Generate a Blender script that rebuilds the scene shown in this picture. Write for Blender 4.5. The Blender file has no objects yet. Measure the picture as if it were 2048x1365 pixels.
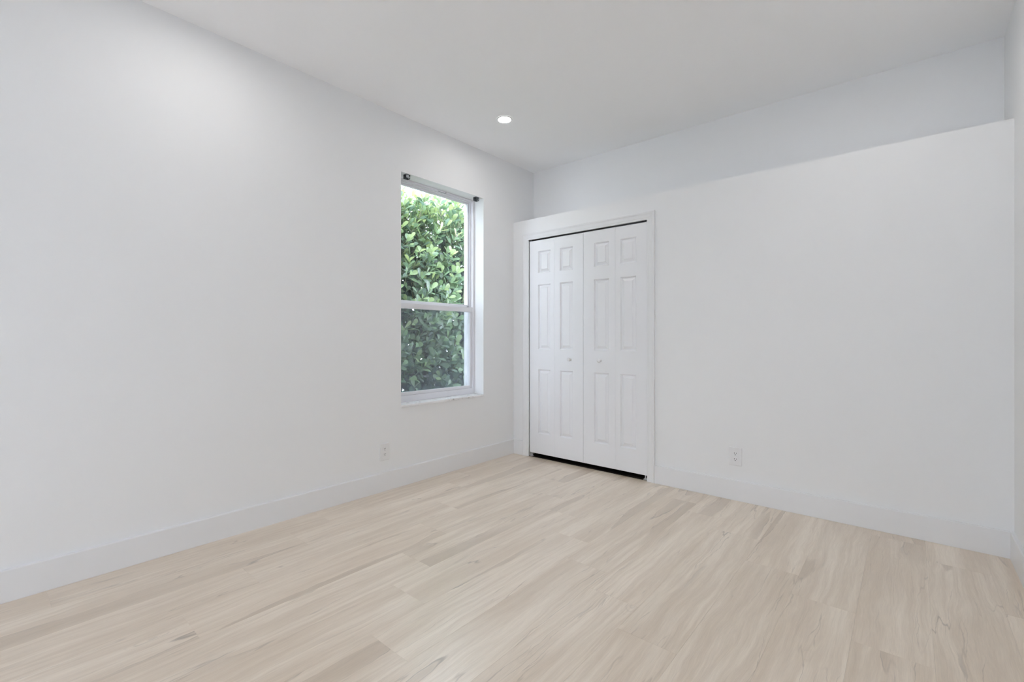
import bpy, bmesh, math, random
from mathutils import Vector, Matrix, Quaternion

sc = bpy.context.scene
C = sc.collection

# ---------------------------------------------------------------- camera
cam_data = bpy.data.cameras.new('camera')
cam = bpy.data.objects.new('camera', cam_data)
C.objects.link(cam)
cam.location = (2.882, -3.400, 1.110)
cam.rotation_euler = (math.radians(90), 0, math.radians(40.481))
cam_data.sensor_width = 36.0
cam_data.lens = 16.31
cam_data.shift_y = -0.00356
cam_data.clip_start = 0.02
sc.camera = cam

# ---------------------------------------------------------------- sky, exposure
SKY_STRENGTH = 10.6
LAMP_STRENGTH = 121.0
world = bpy.data.worlds.new('overcast_sky')
sc.world = world
world.use_nodes = True
bg = world.node_tree.nodes['Background']
bg.inputs['Color'].default_value = (0.78, 0.84, 1.0, 1)
bg.inputs['Strength'].default_value = SKY_STRENGTH

sc.view_settings.view_transform = 'Standard'
sc.view_settings.look = 'None'
sc.view_settings.exposure = 0.12
sc.view_settings.gamma = 1.0
sc.view_settings.use_curve_mapping = False
sc.cycles.max_bounces = 9
sc.cycles.diffuse_bounces = 8
sc.cycles.caustics_reflective = False
sc.cycles.caustics_refractive = False
sc.cycles.use_adaptive_sampling = True
sc.cycles.adaptive_threshold = 0.05
sc.cycles.transparent_max_bounces = 10
sc.cycles.sample_clamp_indirect = 6.0
sc.cycles.use_denoising = True

# ---------------------------------------------------------------- room measures (metres)
W = 3.287       # left wall to right wall
H = 2.773       # ceiling
L = 2.209       # plant ledge above the closet
D = 0.3125      # ledge depth
Y0 = -5.60      # wall behind the camera
BB = 0.136      # baseboard height
WY0, WY1, WZ0, WZ1 = -1.301, -0.415, 0.585, 2.352   # window opening
DX0, DX1, DZ1 = 0.189, 1.354, 2.017                  # closet opening inside the casing
PX0, PX1, PZ1 = 1.20, 2.30, 2.05                      # opening added behind the camera for fill daylight
LAMPS = [(0.543, -0.747), (2.744, -0.747), (0.543, -2.63), (2.744, -2.63)]


# ---------------------------------------------------------------- helpers
def add_box(bm, x0, x1, y0, y1, z0, z1):
    v = [bm.verts.new((x, y, z)) for x in (x0, x1) for y in (y0, y1) for z in (z0, z1)]
    for f in ((0, 1, 3, 2), (4, 6, 7, 5), (0, 4, 5, 1), (2, 3, 7, 6), (0, 2, 6, 4), (1, 5, 7, 3)):
        bm.faces.new([v[i] for i in f])
    return v


def add_tube(bm, p0, p1, r0, r1=None, n=16, caps=True):
    p0, p1 = Vector(p0), Vector(p1)
    r1 = r0 if r1 is None else r1
    d = (p1 - p0).normalized()
    a = d.orthogonal().normalized()
    b = d.cross(a)
    ra = [bm.verts.new(p0 + (a * math.cos(t) + b * math.sin(t)) * r0) for t in [2 * math.pi * i / n for i in range(n)]]
    rb = [bm.verts.new(p1 + (a * math.cos(t) + b * math.sin(t)) * r1) for t in [2 * math.pi * i / n for i in range(n)]]
    for i in range(n):
        bm.faces.new((ra[i], ra[(i + 1) % n], rb[(i + 1) % n], rb[i]))
    if caps:
        bm.faces.new(list(reversed(ra)))
        bm.faces.new(rb)


def add_lathe(bm, prof, mat, n=32, close=True):
    """prof: (radius, height) pairs turned about local +Z, then placed by mat"""
    rings = []
    for r, z in prof:
        if r < 1e-6:
            rings.append([bm.verts.new(mat @ Vector((0, 0, z)))])
        else:
            rings.append([bm.verts.new(mat @ Vector((r * math.cos(2 * math.pi * i / n), r * math.sin(2 * math.pi * i / n), z))) for i in range(n)])
    for A, B in zip(rings, rings[1:]):
        for i in range(n):
            a = A[i % len(A)], A[(i + 1) % len(A)]
            b = B[i % len(B)], B[(i + 1) % len(B)]
            vs = []
            for v in (a[0], a[1], b[1], b[0]):
                if v not in vs:
                    vs.append(v)
            if len(vs) > 2:
                bm.faces.new(vs)


def obj(name, bm, mat, parent=None, smooth=False, bevel=0.0, segs=2):
    bmesh.ops.recalc_face_normals(bm, faces=bm.faces)
    me = bpy.data.meshes.new(name)
    bm.to_mesh(me)
    bm.free()
    me.materials.append(mat)
    if smooth:
        for p in me.polygons:
            p.use_smooth = True
    o = bpy.data.objects.new(name, me)
    C.objects.link(o)
    if parent is not None:
        o.parent = parent
    if bevel > 0:
        m = o.modifiers.new('bevel', 'BEVEL')
        m.width = bevel
        m.segments = segs
        m.limit_method = 'ANGLE'
        m.angle_limit = math.radians(40)
    return o


def empty(name, loc=(0, 0, 0), rotz=0.0):
    o = bpy.data.objects.new(name, None)
    C.objects.link(o)
    o.location = loc
    o.rotation_euler = (0, 0, rotz)
    o.empty_display_size = 0.05
    return o


def tag(o, label, cat, group=None, kind=None):
    o['label'] = label
    o['category'] = cat
    if group:
        o['group'] = group
    if kind:
        o['kind'] = kind
    return o


def struct(name, bm, mat, label, cat, bevel=0.0):
    return tag(obj(name, bm, mat, bevel=bevel), label, cat, kind='structure')


# ---------------------------------------------------------------- materials
def new_mat(name):
    m = bpy.data.materials.new(name)
    m.use_nodes = True
    return m, m.node_tree, m.node_tree.nodes['Principled BSDF']


def paint(name, col, rough, bump=0.0, scale=300.0, var=0.0, spec=0.5):
    m, nt, b = new_mat(name)
    b.inputs['Roughness'].default_value = rough
    b.inputs['Specular IOR Level'].default_value = spec
    tc = nt.nodes.new('ShaderNodeTexCoord')
    if var > 0:
        n = nt.nodes.new('ShaderNodeTexNoise')
        n.inputs['Scale'].default_value = 2.5
        n.inputs['Detail'].default_value = 3
        nt.links.new(tc.outputs['Object'], n.inputs['Vector'])
        r = nt.nodes.new('ShaderNodeValToRGB')
        r.color_ramp.elements[0].color = tuple(c * (1 - var) for c in col) + (1,)
        r.color_ramp.elements[1].color = tuple(min(1, c * (1 + var)) for c in col) + (1,)
        nt.links.new(n.outputs['Fac'], r.inputs['Fac'])
        nt.links.new(r.outputs['Color'], b.inputs['Base Color'])
    else:
        b.inputs['Base Color'].default_value = tuple(col) + (1,)
    if bump > 0:
        n2 = nt.nodes.new('ShaderNodeTexNoise')
        n2.inputs['Scale'].default_value = scale
        n2.inputs['Detail'].default_value = 2
        nt.links.new(tc.outputs['Object'], n2.inputs['Vector'])
        bp = nt.nodes.new('ShaderNodeBump')
        bp.inputs['Strength'].default_value = bump
        bp.inputs['Distance'].default_value = 0.001
        nt.links.new(n2.outputs['Fac'], bp.inputs['Height'])
        nt.links.new(bp.outputs['Normal'], b.inputs['Normal'])
    return m


M_wall = paint('white_wall_paint', (0.855, 0.86, 0.865), 0.75, bump=0.12, scale=220, var=0.004, spec=0.3)
M_ceil = paint('white_ceiling_paint', (0.93, 0.935, 0.945), 0.9, bump=0.15, scale=160, var=0.004, spec=0.2)
M_trim = paint('semi_gloss_trim_paint', (0.825, 0.83, 0.84), 0.35, bump=0.03, scale=120, var=0.003)
M_door = paint('semi_gloss_door_paint', (0.845, 0.85, 0.87), 0.32, bump=0.05, scale=160, var=0.003)
M_alu = paint('white_window_metal', (0.80, 0.80, 0.83), 0.4, var=0.004)
M_plate = paint('white_outlet_plastic', (0.82, 0.82, 0.825), 0.3, var=0.003)
M_slot = paint('dark_slot', (0.03, 0.03, 0.032), 0.6)
M_steel = paint('galvanised_steel', (0.17, 0.185, 0.20), 0.35, var=0.08)
M_steel.node_tree.nodes['Principled BSDF'].inputs['Metallic'].default_value = 0.9
M_gap_shade = paint('dark_brown_gap_shade', (0.022, 0.017, 0.015), 0.98, bump=0.8, scale=500, var=0.3, spec=0.05)  # near-black so the gap under the closet doors looks unlit
M_zinc = paint('bright_zinc', (0.75, 0.75, 0.76), 0.45, var=0.05)
M_dark = paint('dark_track_metal', (0.02, 0.02, 0.02), 0.9)
M_knob = paint('white_knob_paint', (0.84, 0.84, 0.85), 0.3, var=0.003)
M_stucco = paint('white_stucco', (0.82, 0.81, 0.80), 0.85, bump=0.4, scale=90, var=0.01)
M_soil = paint('shell_gravel_ground', (0.56, 0.55, 0.54), 0.95, bump=0.6, scale=30, var=0.3)
M_bounce = paint('pale_bounce_surface', (0.68, 0.68, 0.68), 0.9, bump=0.3, scale=60, var=0.05)
M_bark = paint('green_brown_bark', (0.16, 0.17, 0.09), 0.7, var=0.2)


def marble():
    m, nt, b = new_mat('white_marble')
    b.inputs['Roughness'].default_value = 0.25
    tc = nt.nodes.new('ShaderNodeTexCoord')
    n = nt.nodes.new('ShaderNodeTexNoise')
    n.inputs['Scale'].default_value = 14
    n.inputs['Detail'].default_value = 7
    n.inputs['Distortion'].default_value = 1.4
    r = nt.nodes.new('ShaderNodeValToRGB')
    e = r.color_ramp.elements
    e[0].position = 0.30
    e[0].color = (0.34, 0.33, 0.33, 1)
    e[1].position = 0.43
    e[1].color = (0.86, 0.86, 0.87, 1)
    nt.links.new(tc.outputs['Object'], n.inputs['Vector'])
    nt.links.new(n.outputs['Fac'], r.inputs['Fac'])
    nt.links.new(r.outputs['Color'], b.inputs['Base Color'])
    return m


M_marble = marble()


def glass():
    m, nt, b = new_mat('clear_window_glass')
    nt.nodes.remove(b)
    out = nt.nodes['Material Output']
    tr = nt.nodes.new('ShaderNodeBsdfTransparent')
    tr.inputs['Color'].default_value = (0.95, 0.97, 0.96, 1)
    gl = nt.nodes.new('ShaderNodeBsdfGlossy')
    gl.inputs['Roughness'].default_value = 0.0
    # Schlick reflectance of one glass surface, the same from both sides
    ge = nt.nodes.new('ShaderNodeNewGeometry')
    dt = nt.nodes.new('ShaderNodeVectorMath')
    dt.operation = 'DOT_PRODUCT'
    nt.links.new(ge.outputs['Incoming'], dt.inputs[0])
    nt.links.new(ge.outputs['Normal'], dt.inputs[1])
    prev = dt.outputs['Value']
    for op, c1, first in (('ABSOLUTE', None, True), ('SUBTRACT', 1.0, False), ('POWER', 5.0, True), ('MULTIPLY', 0.96, True), ('ADD', 0.04, True)):
        n = nt.nodes.new('ShaderNodeMath')
        n.operation = op
        nt.links.new(prev, n.inputs[0 if first else 1])
        if c1 is not None:
            n.inputs[1 if first else 0].default_value = c1
        prev = n.outputs[0]
    mx = nt.nodes.new('ShaderNodeMixShader')
    nt.links.new(prev, mx.inputs['Fac'])
    nt.links.new(tr.outputs['BSDF'], mx.inputs[1])
    nt.links.new(gl.outputs['BSDF'], mx.inputs[2])
    nt.links.new(mx.outputs['Shader'], out.inputs['Surface'])
    return m


M_glass = glass()


def screen_mat():
    m, nt, b = new_mat('grey_insect_mesh')
    nt.nodes.remove(b)
    out = nt.nodes['Material Output']
    tr = nt.nodes.new('ShaderNodeBsdfTransparent')
    df = nt.nodes.new('ShaderNodeBsdfDiffuse')
    df.inputs['Color'].default_value = (0.30, 0.33, 0.42, 1)
    mx = nt.nodes.new('ShaderNodeMixShader')
    # threads too fine to resolve: a soft smear of dust lets a little less light through low down
    tc = nt.nodes.new('ShaderNodeTexCoord')
    n = nt.nodes.new('ShaderNodeTexNoise')
    n.inputs['Scale'].default_value = 9
    n.inputs['Detail'].default_value = 4
    mr = nt.nodes.new('ShaderNodeMapRange')
    mr.inputs['From Min'].default_value = 0.3
    mr.inputs['From Max'].default_value = 0.7
    mr.inputs['To Min'].default_value = 0.20
    mr.inputs['To Max'].default_value = 0.30
    nt.links.new(tc.outputs['Object'], n.inputs['Vector'])
    nt.links.new(n.outputs['Fac'], mr.inputs['Value'])
    nt.links.new(mr.outputs['Result'], mx.inputs['Fac'])
    nt.links.new(tr.outputs['BSDF'], mx.inputs[1])
    nt.links.new(df.outputs['BSDF'], mx.inputs[2])
    nt.links.new(mx.outputs['Shader'], out.inputs['Surface'])
    return m


M_screen = screen_mat()


def lens_mat():
    m, nt, b = new_mat('lit_lamp_lens')
    nt.nodes.remove(b)
    em = nt.nodes.new('ShaderNodeEmission')
    em.inputs['Color'].default_value = (1.0, 0.98, 0.95, 1)
    em.inputs['Strength'].default_value = LAMP_STRENGTH
    nt.links.new(em.outputs['Emission'], nt.nodes['Material Output'].inputs['Surface'])
    return m


M_lens = lens_mat()


def leaf_mat():
    m, nt, b = new_mat('glossy_leaf')
    a = nt.nodes.new('ShaderNodeAttribute')
    a.attribute_name = 'leaf_tint'
    nt.links.new(a.outputs['Color'], b.inputs['Base Color'])
    b.inputs['Roughness'].default_value = 0.33
    b.inputs['Specular IOR Level'].default_value = 0.7
    tl = nt.nodes.new('ShaderNodeBsdfTranslucent')
    hs = nt.nodes.new('ShaderNodeHueSaturation')
    hs.inputs['Saturation'].default_value = 1.15
    hs.inputs['Value'].default_value = 1.3
    nt.links.new(a.outputs['Color'], hs.inputs['Color'])
    nt.links.new(hs.outputs['Color'], tl.inputs['Color'])
    mx = nt.nodes.new('ShaderNodeMixShader')
    mx.inputs['Fac'].default_value = 0.3
    nt.links.new(b.outputs['BSDF'], mx.inputs[1])
    nt.links.new(tl.outputs['BSDF'], mx.inputs[2])
    nt.links.new(mx.outputs['Shader'], nt.nodes['Material Output'].inputs['Surface'])
    return m


M_leaf = leaf_mat()


def plank_mat():
    m, nt, b = new_mat('pale_oak_vinyl_plank')
    N, K = nt.nodes, nt.links

    def math_(op, a, c=None, clamp=False):
        n = N.new('ShaderNodeMath')
        n.operation = op
        n.use_clamp = clamp
        for i, v in enumerate((a, c)):
            if v is None:
                continue
            if isinstance(v, (int, float)):
                n.inputs[i].default_value = v
            else:
                K.new(v, n.inputs[i])
        return n.outputs[0]

    def noise(u, v, su, sv, detail=3, rough=0.5, dist=0.0, seed=0.0):
        cb = N.new('ShaderNodeCombineXYZ')
        K.new(math_('MULTIPLY', u, su), cb.inputs[0])
        K.new(math_('MULTIPLY', v, sv), cb.inputs[1])
        cb.inputs[2].default_value = seed
        n = N.new('ShaderNodeTexNoise')
        n.inputs['Scale'].default_value = 1
        n.inputs['Detail'].default_value = detail
        n.inputs['Roughness'].default_value = rough
        n.inputs['Distortion'].default_value = dist
        K.new(cb.outputs[0], n.inputs['Vector'])
        return n.outputs['Fac']

    def remap(x, a, c, lo=0.0, hi=1.0, smooth=True):
        n = N.new('ShaderNodeMapRange')
        n.interpolation_type = 'SMOOTHSTEP' if smooth else 'LINEAR'
        n.inputs['From Min'].default_value = a
        n.inputs['From Max'].default_value = c
        n.inputs['To Min'].default_value = lo
        n.inputs['To Max'].default_value = hi
        K.new(x, n.inputs['Value'])
        return n.outputs['Result']

    def mix(fac, A, B):
        n = N.new('ShaderNodeMix')
        n.data_type = 'RGBA'
        K.new(fac, n.inputs['Factor'])
        for idx, v in ((6, A), (7, B)):
            if isinstance(v, tuple):
                n.inputs[idx].default_value = v + (1,)
            else:
                K.new(v, n.inputs[idx])
        return n.outputs[2]

    uv = N.new('ShaderNodeUVMap')
    uv.uv_map = 'plank_uv'
    sp = N.new('ShaderNodeSeparateXYZ')
    K.new(uv.outputs['UV'], sp.inputs[0])
    u, v = sp.outputs[0], sp.outputs[1]
    at = N.new('ShaderNodeAttribute')
    at.attribute_name = 'plank_tone'
    tone = at.outputs['Fac']

    # cathedral-like wander of the fibre
    w1 = noise(u, v, 5.0, 1.6, 3, 0.5, seed=3.0)
    w2 = noise(u, v, 16.0, 6.0, 2, 0.5, seed=5.0)
    uw = math_('ADD', u, math_('MULTIPLY', math_('SUBTRACT', w1, 0.5), 0.085))
    uw = math_('ADD', uw, math_('MULTIPLY', math_('SUBTRACT', w2, 0.5), 0.012))

    broad = noise(uw, v, 8.0, 0.8, 4, 0.6, seed=11.0)
    mid = noise(uw, v, 40.0, 1.2, 5, 0.65, seed=17.0)
    fine = noise(uw, v, 300.0, 11.0, 3, 0.7, seed=23.0)

    light = (0.880, 0.765, 0.630)
    dark = (0.665, 0.535, 0.405)
    heart = (0.470, 0.360, 0.255)
    vein = (0.205, 0.145, 0.100)

    col = mix(remap(broad, 0.36, 0.68, 0.0, 0.72), light, dark)
    # darker heartwood tongues with crisp, wavy outlines
    wv = math_('ADD', u, math_('MULTIPLY', math_('SUBTRACT', noise(u, v, 8.0, 2.6, 4, 0.6, seed=29.0), 0.5), 0.06))
    hz = noise(wv, v, 6.0, 0.55, 2, 0.4, seed=31.0)
    hmask = remap(noise(u, v, 2.5, 0.6, 1, seed=37.0), 0.42, 0.54)
    hs = math_('MULTIPLY', remap(hz, 0.588, 0.606), math_('MULTIPLY', hmask, 0.55))
    col = mix(hs, col, heart)
    edge = math_('SUBTRACT', 1.0, remap(math_('ABSOLUTE', math_('SUBTRACT', hz, 0.592)), 0.0, 0.0085))
    brk = remap(noise(u, v, 14.0, 1.6, 2, seed=41.0), 0.38, 0.56)
    edge = math_('MULTIPLY', math_('MULTIPLY', edge, brk), math_('MULTIPLY', hmask, 0.62))
    col = mix(edge, col, vein)
    # thin mineral lines, wandering with the fibre
    for su, sd, wd, st, lo in ((9.0, 47.0, 0.0075, 0.50, 0.52), (17.0, 83.0, 0.011, 0.36, 0.50)):
        ml = noise(wv, v, su, 0.7, 3, 0.45, seed=sd)
        line = math_('SUBTRACT', 1.0, remap(math_('ABSOLUTE', math_('SUBTRACT', ml, 0.5)), 0.0, wd))
        lm = remap(noise(u, v, 7.0, 1.1, 2, seed=sd + 6), lo, lo + 0.12)
        col = mix(math_('MULTIPLY', math_('MULTIPLY', line, lm), st), col, vein)
    # knots: a dark eye inside a few rings
    cb = N.new('ShaderNodeCombineXYZ')
    K.new(math_('MULTIPLY', wv, 5.0), cb.inputs[0])
    K.new(math_('MULTIPLY', v, 2.0), cb.inputs[1])
    vo = N.new('ShaderNodeTexVoronoi')
    vo.inputs['Scale'].default_value = 1
    K.new(cb.outputs[0], vo.inputs['Vector'])
    kd = math_('ADD', vo.outputs['Distance'], math_('MULTIPLY', math_('SUBTRACT', w2, 0.5), 0.16))
    kn = math_('SUBTRACT', 1.0, remap(kd, 0.005, 0.060))
    rg = math_('MULTIPLY', math_('ADD', math_('SINE', math_('MULTIPLY', kd, 120.0)), 1.0), 0.5)
    ring = math_('MULTIPLY', remap(rg, 0.55, 1.0), math_('SUBTRACT', 1.0, remap(kd, 0.06, 0.24)))
    sc_ = N.new('ShaderNodeSeparateColor')
    K.new(vo.outputs['Color'], sc_.inputs[0])
    pick = math_('GREATER_THAN', sc_.outputs[0], 0.62)
    col = mix(math_('MULTIPLY', math_('MULTIPLY', kn, pick), 0.55), col, vein)
    col = mix(math_('MULTIPLY', math_('MULTIPLY', ring, pick), 0.16), col, vein)
    # fibre grain
    col = mix(remap(mid, 0.38, 0.68, 0.0, 0.62), col, dark)
    st = noise(uw, v, 75.0, 1.3, 3, 0.6, seed=61.0)
    stm = remap(noise(u, v, 6.0, 0.9, 2, seed=67.0), 0.42, 0.62)
    col = mix(math_('MULTIPLY', remap(st, 0.58, 0.70), math_('MULTIPLY', stm, 0.34)), col, heart)
    g = remap(fine, 0.30, 0.72, 1.05, 0.925, smooth=False)
    t = remap(tone, 0.0, 1.0, 0.98, 1.02, smooth=False)
    sc2 = math_('MULTIPLY', g, t)
    vm = N.new('ShaderNodeVectorMath')
    vm.operation = 'SCALE'
    K.new(col, vm.inputs[0])
    K.new(sc2, vm.inputs['Scale'])
    K.new(vm.outputs[0], b.inputs['Base Color'])
    b.inputs['Coat Weight'].default_value = 1.0
    b.inputs['Coat IOR'].default_value = 1.65
    b.inputs['Coat Roughness'].default_value = 0.28
    b.inputs['Roughness'].default_value = 0.42
    K.new(remap(fine, 0.3, 0.7, 0.40, 0.50, smooth=False), b.inputs['Roughness'])
    b.inputs['Specular IOR Level'].default_value = 0.5
    bp = N.new('ShaderNodeBump')
    bp.inputs['Strength'].default_value = 0.12
    bp.inputs['Distance'].default_value = 0.0006
    K.new(fine, bp.inputs['Height'])
    K.new(bp.outputs['Normal'], b.inputs['Normal'])
    return m


M_floor = plank_mat()


# ---------------------------------------------------------------- floor of planks
def build_floor():
    rng = random.Random(8)
    PW, PL, GAP = 0.2283, 1.198, 0.0001
    # first joint of each row, from the right wall to the left
    joints = {0: -0.70, 1: -0.308, 2: -1.302, 3: -1.088, 4: -0.890, 5: -1.792, 6: -0.415, 7: -0.248, 8: -2.425,
              9: -2.166, 10: -1.950, 11: -1.648, 12: -1.347, 13: -1.02, 14: -1.980}
    bm = bmesh.new()
    uvl = bm.loops.layers.uv.new('plank_uv')
    tone = bm.faces.layers.float.new('plank_tone')
    for k in range(0, 16):
        x1 = 3.180 + PW - PW * k
        x0 = x1 - PW
        j = joints.get(k, -1.3)
        y = j - 5 * PL
        while y < D:
            a, c = max(y, Y0), min(y + PL, D)
            if c - a > 0.01:
                xa, xc = max(x0, 0.0) + GAP, min(x1, W) - GAP
                if xc - xa > 0.005:
                    off = (rng.uniform(0, 40), rng.uniform(0, 40))
                    flip = rng.random() < 0.5
                    tv = rng.random()
                    r = 0.0003
                    lo, hi = -0.004, 0.0
                    vb = [bm.verts.new(p) for p in ((xa, a + GAP, lo), (xc, a + GAP, lo), (xc, c - GAP, lo), (xa, c - GAP, lo))]
                    vt = [bm.verts.new(p) for p in ((xa + r, a + GAP + r, hi), (xc - r, a + GAP + r, hi), (xc - r, c - GAP - r, hi), (xa + r, c - GAP - r, hi))]
                    vm_ = [bm.verts.new((q.co.x, q.co.y, hi - r)) for q in vb]
                    fs = [bm.faces.new(vt)]
                    for i in range(4):
                        i2 = (i + 1) % 4
                        fs.append(bm.faces.new((vm_[i], vm_[i2], vt[i2], vt[i])))
                        fs.append(bm.faces.new((vb[i], vb[i2], vm_[i2], vm_[i])))
                    for f in fs:
                        f[tone] = tv
                        for lp in f.loops:
                            p = lp.vert.co
                            du, dv = p.x - x0, p.y - y
                            if flip:
                                du, dv = PW - du, PL - dv
                            lp[uvl].uv = (du + off[0], dv + off[1])
            y += PL
    # slab that carries the planks
    add_box(bm, -0.25, W + 0.12, Y0 - 0.12, D + 0.12, -0.12, -0.004)
    struct('floor', bm, M_floor, 'pale beige oak-look plank floor running towards the closet wall', 'floor')


build_floor()

# ---------------------------------------------------------------- shell
bm = bmesh.new()
add_box(bm, -0.25, W + 0.12, Y0 - 0.12, D + 0.12, H, H + 0.12)
struct('ceiling', bm, M_ceil, 'flat white ceiling with a recessed light', 'ceiling')

bm = bmesh.new()
ya, yb = Y0 - 0.12, D + 0.12
add_box(bm, -0.25, 0, ya, WY0, 0, H)
add_box(bm, -0.25, 0, WY1, yb, 0, H)
add_box(bm, -0.25, 0, WY0, WY1, 0, WZ0)
add_box(bm, -0.25, 0, WY0, WY1, WZ1, H)
struct('wall_left', bm, M_wall, 'white wall on the left that holds the window', 'wall')

bm = bmesh.new()
add_box(bm, W, W + 0.12, ya, yb, 0, H)
struct('wall_right', bm, M_wall, 'white wall at the right edge of the photo', 'wall')

bm = bmesh.new()
add_box(bm, 0, W, D, D + 0.12, 0, H)
struct('wall_back', bm, M_wall, 'white upper wall set back behind the ledge over the closet', 'wall')

bm = bmesh.new()
add_box(bm, 0, PX0, Y0 - 0.12, Y0, 0, H)
add_box(bm, PX1, W, Y0 - 0.12, Y0, 0, H)
add_box(bm, PX0, PX1, Y0 - 0.12, Y0, PZ1, H)
struct('wall_front', bm, M_wall, 'white wall behind the camera with an opening added for fill daylight', 'wall')

# closet front wall with its ledge
bm = bmesh.new()
ox0, ox1, oz1 = DX0 - 0.012, DX1 + 0.012, DZ1 + 0.03
add_box(bm, 0, ox0, 0, 0.10, 0, L - 0.05)
add_box(bm, ox1, W, 0, 0.10, 0, L - 0.05)
add_box(bm, ox0, ox1, 0, 0.10, oz1, L - 0.05)
add_box(bm, 0, W, 0, D, L - 0.05, L)
struct('wall_closet', bm, M_wall, 'white closet wall topped by a ledge, with the bifold doors', 'wall')


# near-black sheet added under the closet doors; its colour stands in for shade
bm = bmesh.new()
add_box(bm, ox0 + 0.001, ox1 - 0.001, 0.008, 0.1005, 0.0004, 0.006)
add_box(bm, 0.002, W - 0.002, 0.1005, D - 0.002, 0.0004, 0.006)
struct('closet_gap_shade', bm, M_gap_shade, 'near-black brown sheet painting shade into the gap under the bifold doors', 'shade sheet')


# ---------------------------------------------------------------- baseboards
def base_profile(bm, pts_a, pts_b):
    va = [bm.verts.new(p) for p in pts_a]
    vb = [bm.verts.new(p) for p in pts_b]
    n = len(va)
    for i in range(n):
        bm.faces.new((va[i], va[(i + 1) % n], vb[(i + 1) % n], vb[i]))
    bm.faces.new(va)
    bm.faces.new(list(reversed(vb)))


T = 0.016
prof = [(0, 0.0005), (T, 0.0005), (T, BB - 0.004), (T - 0.0012, BB - 0.0012), (T - 0.004, BB), (0, BB)]


def baseboard_y(name, x, sgn, y0, y1, label, m0=0, m1=0):
    bm = bmesh.new()
    base_profile(bm, [(x + sgn * d, y0 + m0 * d, z) for d, z in prof], [(x + sgn * d, y1 - m1 * d, z) for d, z in prof])
    return struct(name, bm, M_trim, label, 'baseboard')


def baseboard_x(name, x0, x1, label, m0=0, m1=0):
    bm = bmesh.new()
    base_profile(bm, [(x0 + m0 * d, -d, z) for d, z in prof], [(x1 - m1 * d, -d, z) for d, z in prof])
    return struct(name, bm, M_trim, label, 'baseboard')


baseboard_y('baseboard_left', 0, 1, Y0, 0, 'white baseboard along the window wall', 0, 1)
baseboard_y('baseboard_right', W, -1, Y0, 0, 'white baseboard along the right wall', 0, 1)
baseboard_x('baseboard_closet', DX1 + 0.0615, W, 'long white baseboard from the closet casing to the right corner', 0, 1)
baseboard_x('baseboard_corner', 0, DX0 - 0.0665, 'short white baseboard between the corner and the closet casing', 1, 0)

# ---------------------------------------------------------------- closet casing
bm = bmesh.new()
CW = 0.062
cprof = [(0.0, -0.001), (0.0, 0.009), (0.003, 0.011), (0.014, 0.0115), (0.018, 0.0135), (0.026, 0.0145), (0.040, 0.0165),
         (0.048, 0.0205), (0.056, 0.0225), (0.0605, 0.0215), (CW, 0.019), (CW, -0.001)]
rings = []
for d, t in cprof:
    pts = [(DX0 - d, -t, 0.0008), (DX0 - d, -t, DZ1 + d), (DX1 + d, -t, DZ1 + d), (DX1 + d, -t, 0.0008)]
    rings.append([bm.verts.new(p) for p in pts])
n = len(rings)
for i in range(n):
    A, B = rings[i], rings[(i + 1) % n]
    for j in range(3):
        bm.faces.new((A[j], A[j + 1], B[j + 1], B[j]))
bm.faces.new([r[0] for r in rings])
bm.faces.new([r[3] for r in rings])
struct('trim_1', bm, M_trim, 'white moulded casing around the closet doors', 'casing')


# ---------------------------------------------------------------- bifold doors
def leaf(width, height, th, panels):
    """local: x 0..width, front at y=0 facing -y, z 0..height; panels: (x0,x1,z0,z1)"""
    bm = bmesh.new()
    xs = sorted({0.0, width} | {p[0] for p in panels} | {p[1] for p in panels})
    zs = sorted({0.0, height} | {p[2] for p in panels} | {p[3] for p in panels})
    grid = {}

    def gv(x, z):
        k = (round(x, 5), round(z, 5))
        if k not in grid:
            grid[k] = bm.verts.new((x, 0, z))
        return grid[k]
    rects = {(round(p[0], 5), round(p[2], 5)) for p in panels}
    for i in range(len(xs) - 1):
        for j in range(len(zs) - 1):
            if (round(xs[i], 5), round(zs[j], 5)) in rects:
                continue
            bm.faces.new((gv(xs[i], zs[j]), gv(xs[i + 1], zs[j]), gv(xs[i + 1], zs[j + 1]), gv(xs[i], zs[j + 1])))
    steps = [(0.0, 0.0), (0.0020, 0.0016), (0.0055, 0.0082), (0.0090, 0.0132), (0.0115, 0.0142), (0.0140, 0.0132), (0.0325, 0.0044), (0.0340, 0.0018), (0.0355, 0.0013)]
    for (x0, x1, z0, z1) in panels:
        prev = None
        for ins, dep in steps:
            if ins == 0:
                ring = [gv(x0, z0), gv(x1, z0), gv(x1, z1), gv(x0, z1)]
            else:
                ring = [bm.verts.new((a, dep, c)) for a, c in ((x0 + ins, z0 + ins), (x1 - ins, z0 + ins), (x1 - ins, z1 - ins), (x0 + ins, z1 - ins))]
            if prev:
                for i in range(4):
                    bm.faces.new((prev[i], prev[(i + 1) % 4], ring[(i + 1) % 4], ring[i]))
            prev = ring
        bm.faces.new(prev)
    # edges and back
    e = 0.0
    bv = {}

    def bk(x, z):
        k = (round(x, 5), round(z, 5))
        if k not in bv:
            bv[k] = bm.verts.new((x, th, z))
        return bv[k]
    for i in range(len(xs) - 1):
        for z in (0.0, height):
            bm.faces.new((gv(xs[i], z), gv(xs[i + 1], z), bk(xs[i + 1], z), bk(xs[i], z)))
    for j in range(len(zs) - 1):
        for x in (0.0, width):
            bm.faces.new((gv(x, zs[j]), gv(x, zs[j + 1]), bk(x, zs[j + 1]), bk(x, zs[j])))
    ringb = [bk(x, 0.0) for x in xs] + [bk(width, z) for z in zs[1:]] + [bk(x, height) for x in reversed(xs[:-1])] + [bk(0.0, z) for z in reversed(zs[1:-1])]
    bm.faces.new(ringb)
    return bm


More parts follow.
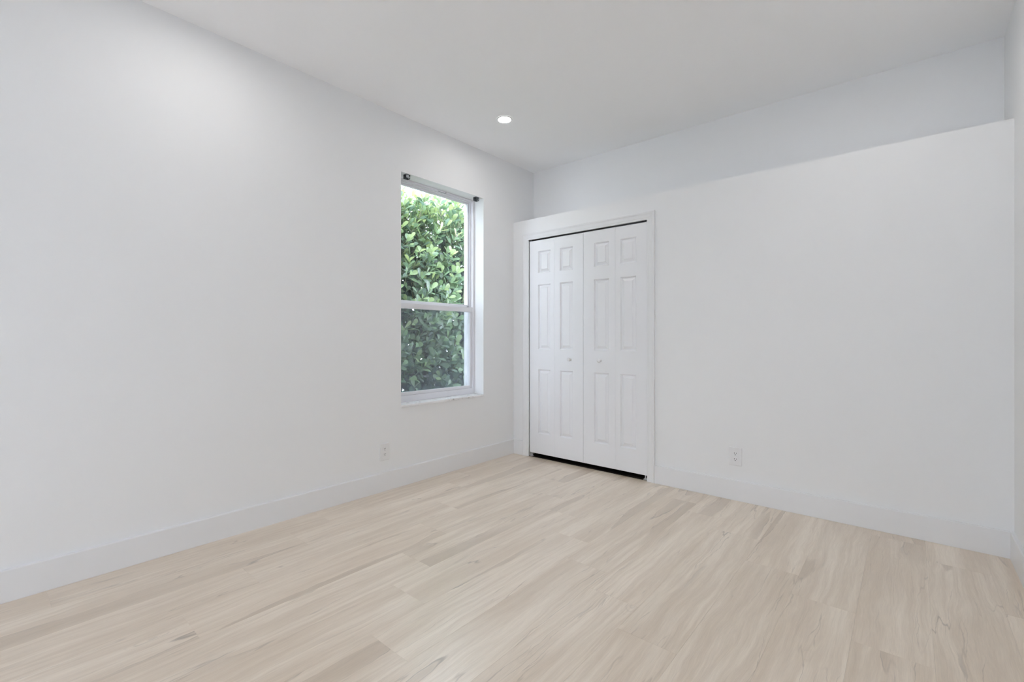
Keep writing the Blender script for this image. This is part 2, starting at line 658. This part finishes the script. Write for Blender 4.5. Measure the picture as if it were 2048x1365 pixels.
DOOR_Z, DOOR_T = 0.040, 0.030
DOOR_H = 2.004 - DOOR_Z
PZ = [(1.700, 1.902), (1.000, 1.596), (0.226, 0.816)]
FRONT = 0.004


def knob_bm(x, z):
    bm = bmesh.new()
    mat = Matrix.Translation((x, FRONT, z)) @ Matrix.Rotation(math.radians(90), 4, 'X')
    add_lathe(bm, [(0.0, 0.0), (0.0115, 0.0), (0.0115, 0.002), (0.008, 0.004), (0.0068, 0.010), (0.0080, 0.019), (0.0135, 0.024),
                   (0.0168, 0.030), (0.0164, 0.036), (0.0128, 0.0402), (0.0065, 0.0422), (0.0, 0.0426)], mat, 28)
    return bm


def bracket_bm(x, s):
    """floor pivot bracket: plate, upstand and pin"""
    bm = bmesh.new()
    add_box(bm, x, x + s * 0.034, FRONT - 0.002, FRONT + 0.026, 0.0068, 0.0085)
    add_box(bm, x, x + s * 0.0016, FRONT - 0.002, FRONT + 0.026, 0.0075, 0.032)
    add_tube(bm, (x + s * 0.022, FRONT + 0.014, 0.0078), (x + s * 0.022, FRONT + 0.014, DOOR_Z - 0.0004), 0.0045, n=12)
    add_tube(bm, (x + s * 0.022, FRONT + 0.014, 0.0078), (x + s * 0.022, FRONT + 0.014, 0.015), 0.009, n=12)
    return bm


def bifold(name, label, leaves, knob_x, piv_x, s):
    o = empty(name, (leaves[0][0], FRONT, DOOR_Z))
    tag(o, label, 'door', kind='structure')
    inv = Matrix.Translation((-leaves[0][0], -FRONT, -DOOR_Z))
    for (x0, x1, p0, p1) in leaves:
        bm = leaf(x1 - x0, DOOR_H, DOOR_T, [(p0 - x0, p1 - x0, a - DOOR_Z, c - DOOR_Z) for a, c in PZ])
        lf = obj('door_leaf', bm, M_door, o, bevel=0.0012, segs=2)
        lf.location = (x0 - leaves[0][0], 0, 0)
    bm = knob_bm(knob_x, 0.918)
    bmesh.ops.transform(bm, matrix=inv, verts=bm.verts)
    obj('knob', bm, M_knob, o, smooth=True)
    bm = bracket_bm(piv_x, s)
    bmesh.ops.transform(bm, matrix=inv, verts=bm.verts)
    k = obj('pivot_bracket', bm, M_zinc, o)
    k['label'] = 'small metal floor pivot bracket'
    # top pivot pin
    bm = bmesh.new()
    px = piv_x + s * 0.022
    add_tube(bm, (px, FRONT + 0.014, 2.0035), (px, FRONT + 0.014, 2.040), 0.004, n=12)
    bmesh.ops.transform(bm, matrix=inv, verts=bm.verts)
    obj('pivot_pin', bm, M_steel, o)
    return o


bifold('door_1', 'left-hand white bifold closet door, the one nearer the window', [(0.1935, 0.4743, 0.293, 0.432), (0.4748, 0.7746, 0.533, 0.671)], 0.648, 0.191, 1)
bifold('door_2', 'right-hand white bifold closet door, the one nearer the closet outlet', [(0.7768, 1.0763, 0.880, 1.021), (1.0768, 1.3500, 1.121, 1.260)], 0.943, 1.352, -1)

# overhead track hidden in the head of the opening
bm = bmesh.new()
add_box(bm, DX0 - 0.01, DX1 + 0.01, 0.006, 0.03, 2.040, 2.0465)
o = struct('trim_2', bm, M_dark, 'dark door track in the gap above the bifold doors', 'track')

# ---------------------------------------------------------------- window
win = empty('window_1', (-0.15, (WY0 + WY1) / 2, WZ0))
tag(win, 'tall white single-hung window with the hedge outside', 'window', kind='structure')
winv = win.location.copy()


def wpart(name, bm, mat, parent=None, bevel=0.0, smooth=False):
    bmesh.ops.translate(bm, verts=bm.verts, vec=-winv)
    return obj(name, bm, mat, parent or win, smooth=smooth, bevel=bevel)


SILL_TOP = 0.602
FX0, FX1 = -0.195, -0.112      # outer frame depth
a, c = WY0 + 0.001, WY1 - 0.001
z0, z1 = SILL_TOP + 0.0005, WZ1 - 0.001
ZM = 1.372                      # meeting rail

bm = bmesh.new()
JW = 0.022
add_box(bm, FX0, FX1, a, a + JW, z0, z1)
add_box(bm, FX0, FX1, c - JW, c, z0, z1)
add_box(bm, FX0, FX1, a + JW, c - JW, z1 - 0.016, z1)
add_box(bm, FX0, FX1, a + JW, c - JW, z0, z0 + 0.050)
# inner stops and tracks
add_box(bm, FX1 - 0.030, FX1 - 0.024, c - JW - 0.014, c - JW, z0 + 0.05, z1 - 0.016)
add_box(bm, FX1 - 0.030, FX1 - 0.024, a + JW, a + JW + 0.014, z0 + 0.05, z1 - 0.016)
add_box(bm, FX1 - 0.060, FX1 - 0.012, a + JW, c - JW, z1 - 0.022, z1 - 0.016)
wpart('frame', bm, M_alu, bevel=0.0015)

# upper sash (fixed, further out)
bm = bmesh.new()
ux0, ux1 = -0.180, -0.152
add_box(bm, ux0, ux1, a + JW, a + JW + 0.024, ZM - 0.012, z1 - 0.022)
add_box(bm, ux0, ux1, c - JW - 0.024, c - JW, ZM - 0.012, z1 - 0.022)
add_box(bm, ux0, ux1, a + JW + 0.024, c - JW - 0.024, z1 - 0.033, z1 - 0.022)
add_box(bm, ux0, ux1, a + JW + 0.024, c - JW - 0.024, ZM - 0.012, ZM + 0.033)
us = wpart('upper_sash', bm, M_alu, bevel=0.0012)
bm = bmesh.new()
add_box(bm, -0.168, -0.164, a + JW + 0.020, c - JW - 0.020, ZM + 0.028, z1 - 0.028)
g = obj('pane', bm, M_glass)
for p in (g,):
    p.data.transform(Matrix.Translation(-winv))
    p.parent = us

# lower sash (slides, nearer the room)
bm = bmesh.new()
lx0, lx1 = -0.150, -0.124
zb = z0 + 0.051
add_box(bm, lx0, lx1, a + JW + 0.001, a + JW + 0.023, zb, ZM + 0.008)
add_box(bm, lx0, lx1, c - JW - 0.023, c - JW - 0.001, zb, ZM + 0.008)
add_box(bm, lx0, lx1, a + JW + 0.023, c - JW - 0.023, zb, zb + 0.024)
add_box(bm, lx0, lx1 + 0.006, a + JW + 0.002, c - JW - 0.002, ZM - 0.034, ZM + 0.0085)
ls = wpart('lower_sash', bm, M_alu, bevel=0.0015)
bm = bmesh.new()
add_box(bm, -0.139, -0.135, a + JW + 0.019, c - JW - 0.019, zb + 0.018, ZM - 0.028)
g = obj('pane', bm, M_glass)
g.data.transform(Matrix.Translation(-winv))
g.parent = ls
for yy in (a + JW + 0.030, c - JW - 0.040):
    bm = bmesh.new()
    add_box(bm, -0.140, -0.132, yy - 0.010, yy + 0.006, ZM + 0.009, ZM + 0.0155)
    add_tube(bm, (-0.136, yy + 0.001, ZM + 0.0150), (-0.136, yy + 0.001, ZM + 0.0185), 0.0028, n=12)
    k = wpart('sash_latch', bm, M_steel, ls)
    k['label'] = 'tiny grey latch on the meeting rail'

# insect screen outside the lower half
bm = bmesh.new()
add_box(bm, -0.190, -0.1885, a + JW, c - JW, z0 + 0.052, ZM - 0.014)
wpart('insect_screen', bm, M_screen)

# stop tab on the head
bm = bmesh.new()
add_box(bm, FX1 - 0.0005, FX1 + 0.0045, -0.85, -0.765, z1 - 0.0155, z1 - 0.006)
wpart('sash_stop', bm, M_alu, bevel=0.001)
bm = bmesh.new()
add_box(bm, FX1 + 0.0003, FX1 + 0.0049, -0.766, -0.760, z1 - 0.0155, z1 - 0.006)
add_box(bm, FX1 - 0.0005, FX1 + 0.0030, -0.85, -0.766, z1 - 0.0172, z1 - 0.0157)
wpart('stop_slot', bm, M_steel)

bm = bmesh.new()
add_box(bm, FX0, 0.011, WY0 + 0.0006, WY1 - 0.0006, WZ0 + 0.0006, SILL_TOP)
k = wpart('sill', bm, M_marble, bevel=0.002)
k['label'] = 'white marble sill with grey veins'


# ---------------------------------------------------------------- unseen glass door added behind the camera for fill daylight
pd = empty('fill_door', ((PX0 + PX1) / 2, Y0 - 0.06, 0))
tag(pd, 'unseen sliding glass door added behind the camera for fill daylight', 'fill opening', kind='structure')
pinv = Matrix.Translation(-pd.location)


def ppart(name, bm, mat):
    bmesh.ops.transform(bm, matrix=pinv, verts=bm.verts)
    return obj(name, bm, mat, pd)


bm = bmesh.new()
y0_, y1_ = Y0 - 0.11, Y0 - 0.02
add_box(bm, PX0 + 0.001, PX0 + 0.05, y0_, y1_, 0.001, PZ1 - 0.001)
add_box(bm, PX1 - 0.05, PX1 - 0.001, y0_, y1_, 0.001, PZ1 - 0.001)
add_box(bm, PX0 + 0.05, PX1 - 0.05, y0_, y1_, PZ1 - 0.05, PZ1 - 0.001)
add_box(bm, PX0 + 0.05, PX1 - 0.05, y0_, y1_, 0.001, 0.03)
xm = (PX0 + PX1) / 2
add_box(bm, xm - 0.03, xm + 0.03, y0_ + 0.01, y1_ - 0.01, 0.03, PZ1 - 0.05)
ppart('frame', bm, M_alu)
for xa, xb in ((PX0 + 0.05, xm - 0.03), (xm + 0.03, PX1 - 0.05)):
    bm = bmesh.new()
    add_box(bm, xa, xb, Y0 - 0.066, Y0 - 0.06, 0.03, PZ1 - 0.05)
    ppart('pane', bm, M_glass)

bm = bmesh.new()
add_box(bm, -0.25, W + 0.12, Y0 - 2.6, Y0 - 0.125, 2.55, 2.70)
struct('sky_block_slab', bm, M_ceil, 'unseen white slab added behind the camera to block high sky', 'sky blocker')  # unseen, added to cut high sky so fill light enters low

# ---------------------------------------------------------------- blind brackets at the window head
def blind_bracket(y, label):
    o = empty('blind_bracket', (-0.028, y, WZ1))
    tag(o, label, 'bracket', group='blind brackets at the window head')
    t = 0.0014
    bm = bmesh.new()
    add_box(bm, -0.020, 0.020, -0.022, 0.022, -t, -0.0003)               # top plate on the soffit
    add_box(bm, -0.020, -0.020 + t, -0.022, 0.022, -0.038, -t)           # back plate
    add_box(bm, -0.020, 0.020, 0.022 - t, 0.022, -0.014, -t)             # side cheek with a window in it
    add_box(bm, -0.020, 0.020, 0.022 - t, 0.022, -0.038, -0.028)
    add_box(bm, 0.012, 0.020, 0.022 - t, 0.022, -0.028, -0.014)
    add_box(bm, -0.020, -0.010, 0.022 - t, 0.022, -0.028, -0.014)
    add_box(bm, -0.006, 0.006, 0.022, 0.040, -t, -0.0003)                # tab
    obj('bracket_body', bm, M_steel, o, bevel=0.0004)
    bm = bmesh.new()
    add_box(bm, 0.0200, 0.0214, -0.022, 0.010, -0.034, -0.004)           # hinged front flap
    obj('flap', bm, M_steel, o, bevel=0.0004)
    o.scale = (0.86, 0.86, 0.86)
    for (sx, sy) in ((-0.006, -0.010), (0.008, 0.006)):
        bm = bmesh.new()
        add_tube(bm, (sx, sy, -t), (sx, sy, -0.0042), 0.0042, 0.003, n=14)
        obj('screw', bm, M_steel, o)
    return o


blind_bracket(-1.228, 'small steel blind bracket at the left end of the window head')
blind_bracket(-0.480, 'small steel blind bracket at the right end of the window head, nearer the closet')


# ---------------------------------------------------------------- electrical outlets
def outlet(label, loc, rotz):
    """local: plate in XZ facing -Y"""
    o = empty('electrical_outlet', loc, rotz)
    tag(o, label, 'outlet', group='duplex outlets low on the walls')
    bm = bmesh.new()
    w, h = 0.041, 0.063
    ring = []
    for ins, dep in ((0, -0.0003), (0, -0.0025), (0.0045, -0.0062)):
        ring.append([bm.verts.new((sx * (w - ins), dep, sz * (h - ins))) for sx, sz in ((-1, -1), (1, -1), (1, 1), (-1, 1))])
    for A, B in zip(ring, ring[1:]):
        for i in range(4):
            bm.faces.new((A[i], A[(i + 1) % 4], B[(i + 1) % 4], B[i]))
    bm.faces.new(ring[0])
    bm.faces.new(ring[2])
    obj('cover_plate', bm, M_plate, o, bevel=0.0012)
    for zc in (0.0195, -0.0195):
        bm = bmesh.new()
        R, fl = 0.0172, 0.0142
        pts = []
        for i in range(40):
            t = 2 * math.pi * i / 40
            pts.append((R * math.cos(t), max(-fl, min(fl, R * math.sin(t)))))
        f0 = [bm.verts.new((x, -0.0060, zc + z)) for x, z in pts]
        f1 = [bm.verts.new((x * 0.97, -0.0082, zc + z * 0.97)) for x, z in pts]
        for i in range(40):
            bm.faces.new((f0[i], f0[(i + 1) % 40], f1[(i + 1) % 40], f1[i]))
        bm.faces.new(f1)
        s = obj('socket', bm, M_plate, o)
        for (sx, hh) in ((-0.0064, 0.0042), (0.0064, 0.0034)):
            bm = bmesh.new()
            add_box(bm, sx - 0.0013, sx + 0.0013, -0.0085, -0.0078, zc + 0.0035 - hh, zc + 0.0035 + hh)
            k = obj('slot', bm, M_slot, s)
            k['label'] = 'dark blade slot'
        bm = bmesh.new()
        add_tube(bm, (0, -0.0078, zc - 0.0072), (0, -0.0085, zc - 0.0072), 0.0027, n=16)
        k = obj('ground_hole', bm, M_slot, s)
        k['label'] = 'dark round ground hole'
    bm = bmesh.new()
    add_tube(bm, (0, -0.0058, 0), (0, -0.0072, 0), 0.0032, 0.0026, n=16)
    obj('screw', bm, M_plate, o)
    return o


outlet('white duplex outlet on the closet wall, right of the doors', (1.987, 0, 0.297), 0)
outlet('white duplex outlet low on the left wall, below the window', (0, -1.447, 0.283), math.radians(90))


# ---------------------------------------------------------------- recessed lights
def downlight(x, y, label):
    o = empty('recessed_light', (x, y, H))
    tag(o, label, 'ceiling light', group='recessed ceiling lights')
    bm = bmesh.new()
    mat = Matrix.Translation((0, 0, 0))
    add_lathe(bm, [(0.0470, -0.0012), (0.0485, -0.0048), (0.054, -0.0054), (0.0600, -0.0034), (0.0615, -0.0004)], mat, 48)
    r = obj('trim_ring', bm, M_trim, o, smooth=True)
    bm = bmesh.new()
    add_lathe(bm, [(0.0470, -0.0014), (0.030, -0.0034), (0.0, -0.0040)], mat, 32)
    l = obj('lens', bm, M_lens, o, smooth=True)
    l['label'] = 'glowing white lens'
    return o


dl_labels = ['lit round recessed light in the ceiling above the window',
             'recessed light in the ceiling by the right wall near the closet',
             'recessed light in the ceiling by the left wall near the camera',
             'recessed light in the ceiling above the camera by the right wall']
for (x, y), lb in zip(LAMPS, dl_labels):
    downlight(x, y, lb)


# ---------------------------------------------------------------- outdoors: hedge and ground
bm = bmesh.new()
add_box(bm, -9, -0.26, -5.7, 8, -0.45, -0.25)
struct('ground', bm, M_soil, 'pale gravel ground outside the window', 'ground')
bm = bmesh.new()
add_box(bm, -9, 12, -16, -5.725, -0.45, -0.06)
struct('bounce_slab', bm, M_bounce, 'unseen pale slab added behind the camera to bounce daylight in', 'bounce_slab')  # unseen, added to reflect daylight up through the fill opening


def build_hedge():
    rng = random.Random(21)
    HX, HY0, HY1, TOP = -0.86, -2.05, 1.65, 2.37
    GZ = -0.25
    verts, faces, cols = [], [], []
    sv, sf = [], []

    def add_leaf(base, d, nrm, ln, wd, col, curl):
        d = d.normalized()
        s = d.cross(nrm)
        if s.length < 1e-4:
            return
        s.normalize()
        nn = s.cross(d).normalized()
        rows = [(0.0, 0.07), (0.14, 0.14), (0.36, 0.56), (0.60, 0.93), (0.78, 1.0), (0.91, 0.78), (0.98, 0.42), (1.0, 0.14)]
        i0 = len(verts)
        for t, w in rows:
            p = base + d * (ln * t) - nn * (curl * ln * t * t)
            e = s * (wd * 0.5 * w)
            up = nn * (wd * 0.10 * w)
            verts.extend([p - e + up, p, p + e + up])
            cols.extend([col] * 3)
        for r in range(len(rows) - 1):
            for c in range(2):
                q = i0 + r * 3 + c
                faces.append((q, q + 1, q + 4, q + 3))

    def add_stem(p0, p1, r0, r1):
        d = (p1 - p0)
        if d.length < 1e-5:
            return
        d.normalize()
        a = d.orthogonal().normalized()
        b_ = d.cross(a)
        i0 = len(sv)
        for p, r in ((p0, r0), (p1, r1)):
            for k in range(5):
                t = 2 * math.pi * k / 5
                sv.append(p + (a * math.cos(t) + b_ * math.sin(t)) * r)
        for k in range(5):
            sf.append((i0 + k, i0 + (k + 1) % 5, i0 + 5 + (k + 1) % 5, i0 + 5 + k))

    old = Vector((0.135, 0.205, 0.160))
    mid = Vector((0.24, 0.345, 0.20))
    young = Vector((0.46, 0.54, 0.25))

    def shoot(p, d, vigor):
        d = d.normalized()
        pairs = rng.choice((3, 3, 4))
        ln = rng.uniform(0.12, 0.19)
        tip = p + d * ln
        add_stem(p - d * 0.10, tip, 0.0032, 0.0022)
        ref = d.orthogonal().normalized()
        ref.rotate(Quaternion(d, rng.uniform(0, 6.28)))
        for k in range(pairs):
            f = (k + 0.6) / pairs
            pos = p + d * (ln * f)
            age = 1 - f
            for sgn in (-1, 1):
                side = ref.copy()
                side.rotate(Quaternion(d, math.pi / 2 * k + rng.uniform(-0.3, 0.3)))
                side *= sgn
                open_ = 0.50 + 0.85 * age + rng.uniform(-0.15, 0.25)
                ld = d * math.cos(open_) + side * math.sin(open_)
                ld += Vector((0, 0, 0.15))
                nr = d * math.sin(open_) - side * math.cos(open_)
                nr += Vector((rng.uniform(-.25, .25), rng.uniform(-.25, .25), rng.uniform(-.1, .3)))
                L_ = rng.uniform(0.088, 0.128) * (1.0 - 0.35 * f * rng.random())
                Wd = L_ * rng.uniform(0.46, 0.58)
                mixv = max(0, min(1, (1 - age) * vigor + rng.uniform(-0.15, 0.15)))
                if mixv < 0.5:
                    c = old.lerp(mid, mixv * 2)
                else:
                    c = mid.lerp(young, (mixv - 0.5) * 2)
                c = c * rng.uniform(0.85, 1.15)
                add_leaf(pos, ld, nr, L_, Wd, (c.x, c.y, c.z, 1), rng.uniform(-0.10, 0.25))

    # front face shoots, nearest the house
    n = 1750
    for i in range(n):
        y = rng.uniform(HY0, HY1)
        z = rng.uniform(GZ + 0.1, TOP + (0.60 if y < -1.3 else 0.05))  # unseen end made taller to block sky light on the window reveal
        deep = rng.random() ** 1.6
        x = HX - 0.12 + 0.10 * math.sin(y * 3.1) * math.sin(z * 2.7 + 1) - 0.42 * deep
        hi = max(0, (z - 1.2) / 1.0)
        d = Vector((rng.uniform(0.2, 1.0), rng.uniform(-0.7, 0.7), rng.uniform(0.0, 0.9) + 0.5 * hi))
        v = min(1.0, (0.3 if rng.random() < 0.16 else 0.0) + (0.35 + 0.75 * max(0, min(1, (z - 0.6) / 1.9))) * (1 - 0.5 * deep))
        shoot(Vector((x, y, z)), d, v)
    # inner leaves that close the hedge, coloured near-black to paint shade in its gaps
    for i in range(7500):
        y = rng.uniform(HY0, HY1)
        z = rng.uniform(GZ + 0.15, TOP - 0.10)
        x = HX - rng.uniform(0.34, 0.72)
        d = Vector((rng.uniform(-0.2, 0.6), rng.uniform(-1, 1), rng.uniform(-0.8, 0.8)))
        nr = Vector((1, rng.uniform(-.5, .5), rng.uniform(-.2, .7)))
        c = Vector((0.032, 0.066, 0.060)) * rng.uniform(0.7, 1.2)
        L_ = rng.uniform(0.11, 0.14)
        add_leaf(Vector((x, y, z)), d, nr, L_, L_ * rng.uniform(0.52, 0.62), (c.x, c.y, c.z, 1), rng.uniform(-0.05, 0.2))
    # crown shoots
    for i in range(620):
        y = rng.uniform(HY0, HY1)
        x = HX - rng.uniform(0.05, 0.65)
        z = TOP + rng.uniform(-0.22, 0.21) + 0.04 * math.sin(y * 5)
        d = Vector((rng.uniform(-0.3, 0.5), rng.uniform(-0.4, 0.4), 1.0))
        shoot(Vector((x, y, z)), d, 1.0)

    # woody stems
    for i in range(30):
        y = HY0 + (HY1 - HY0) * (i + rng.uniform(0.1, 0.9)) / 30
        x = HX - rng.uniform(0.38, 0.55)
        p = Vector((x, y, GZ))
        r = rng.uniform(0.007, 0.013)
        for k in range(6):
            q = p + Vector((rng.uniform(-0.06, 0.10), rng.uniform(-0.12, 0.12), (TOP - GZ) / 6.3))
            add_stem(p, q, r, r * 0.84)
            b0 = p.lerp(q, 0.5)
            for _ in range(2):
                add_stem(b0, b0 + Vector((rng.uniform(0.05, 0.28), rng.uniform(-0.2, 0.2), rng.uniform(0.05, 0.22))), r * 0.45, r * 0.22)
            r *= 0.84
            p = q

    root = empty('hedge', (HX - 0.3, 0, GZ))
    tag(root, 'dense green hedge of rounded glossy leaves outside the window', 'hedge')
    me = bpy.data.meshes.new('foliage')
    off = root.location
    me.from_pydata([v - off for v in verts], [], faces)
    at = me.color_attributes.new('leaf_tint', 'FLOAT_COLOR', 'POINT')
    at.data.foreach_set('color', [x for c in cols for x in c])
    me.materials.append(M_leaf)
    for p in me.polygons:
        p.use_smooth = True
    o = bpy.data.objects.new('foliage', me)
    C.objects.link(o)
    o.parent = root
    me2 = bpy.data.meshes.new('stems')
    me2.from_pydata([v - off for v in sv], [], sf)
    me2.materials.append(M_bark)
    o2 = bpy.data.objects.new('stems', me2)
    C.objects.link(o2)
    o2.parent = root


build_hedge()
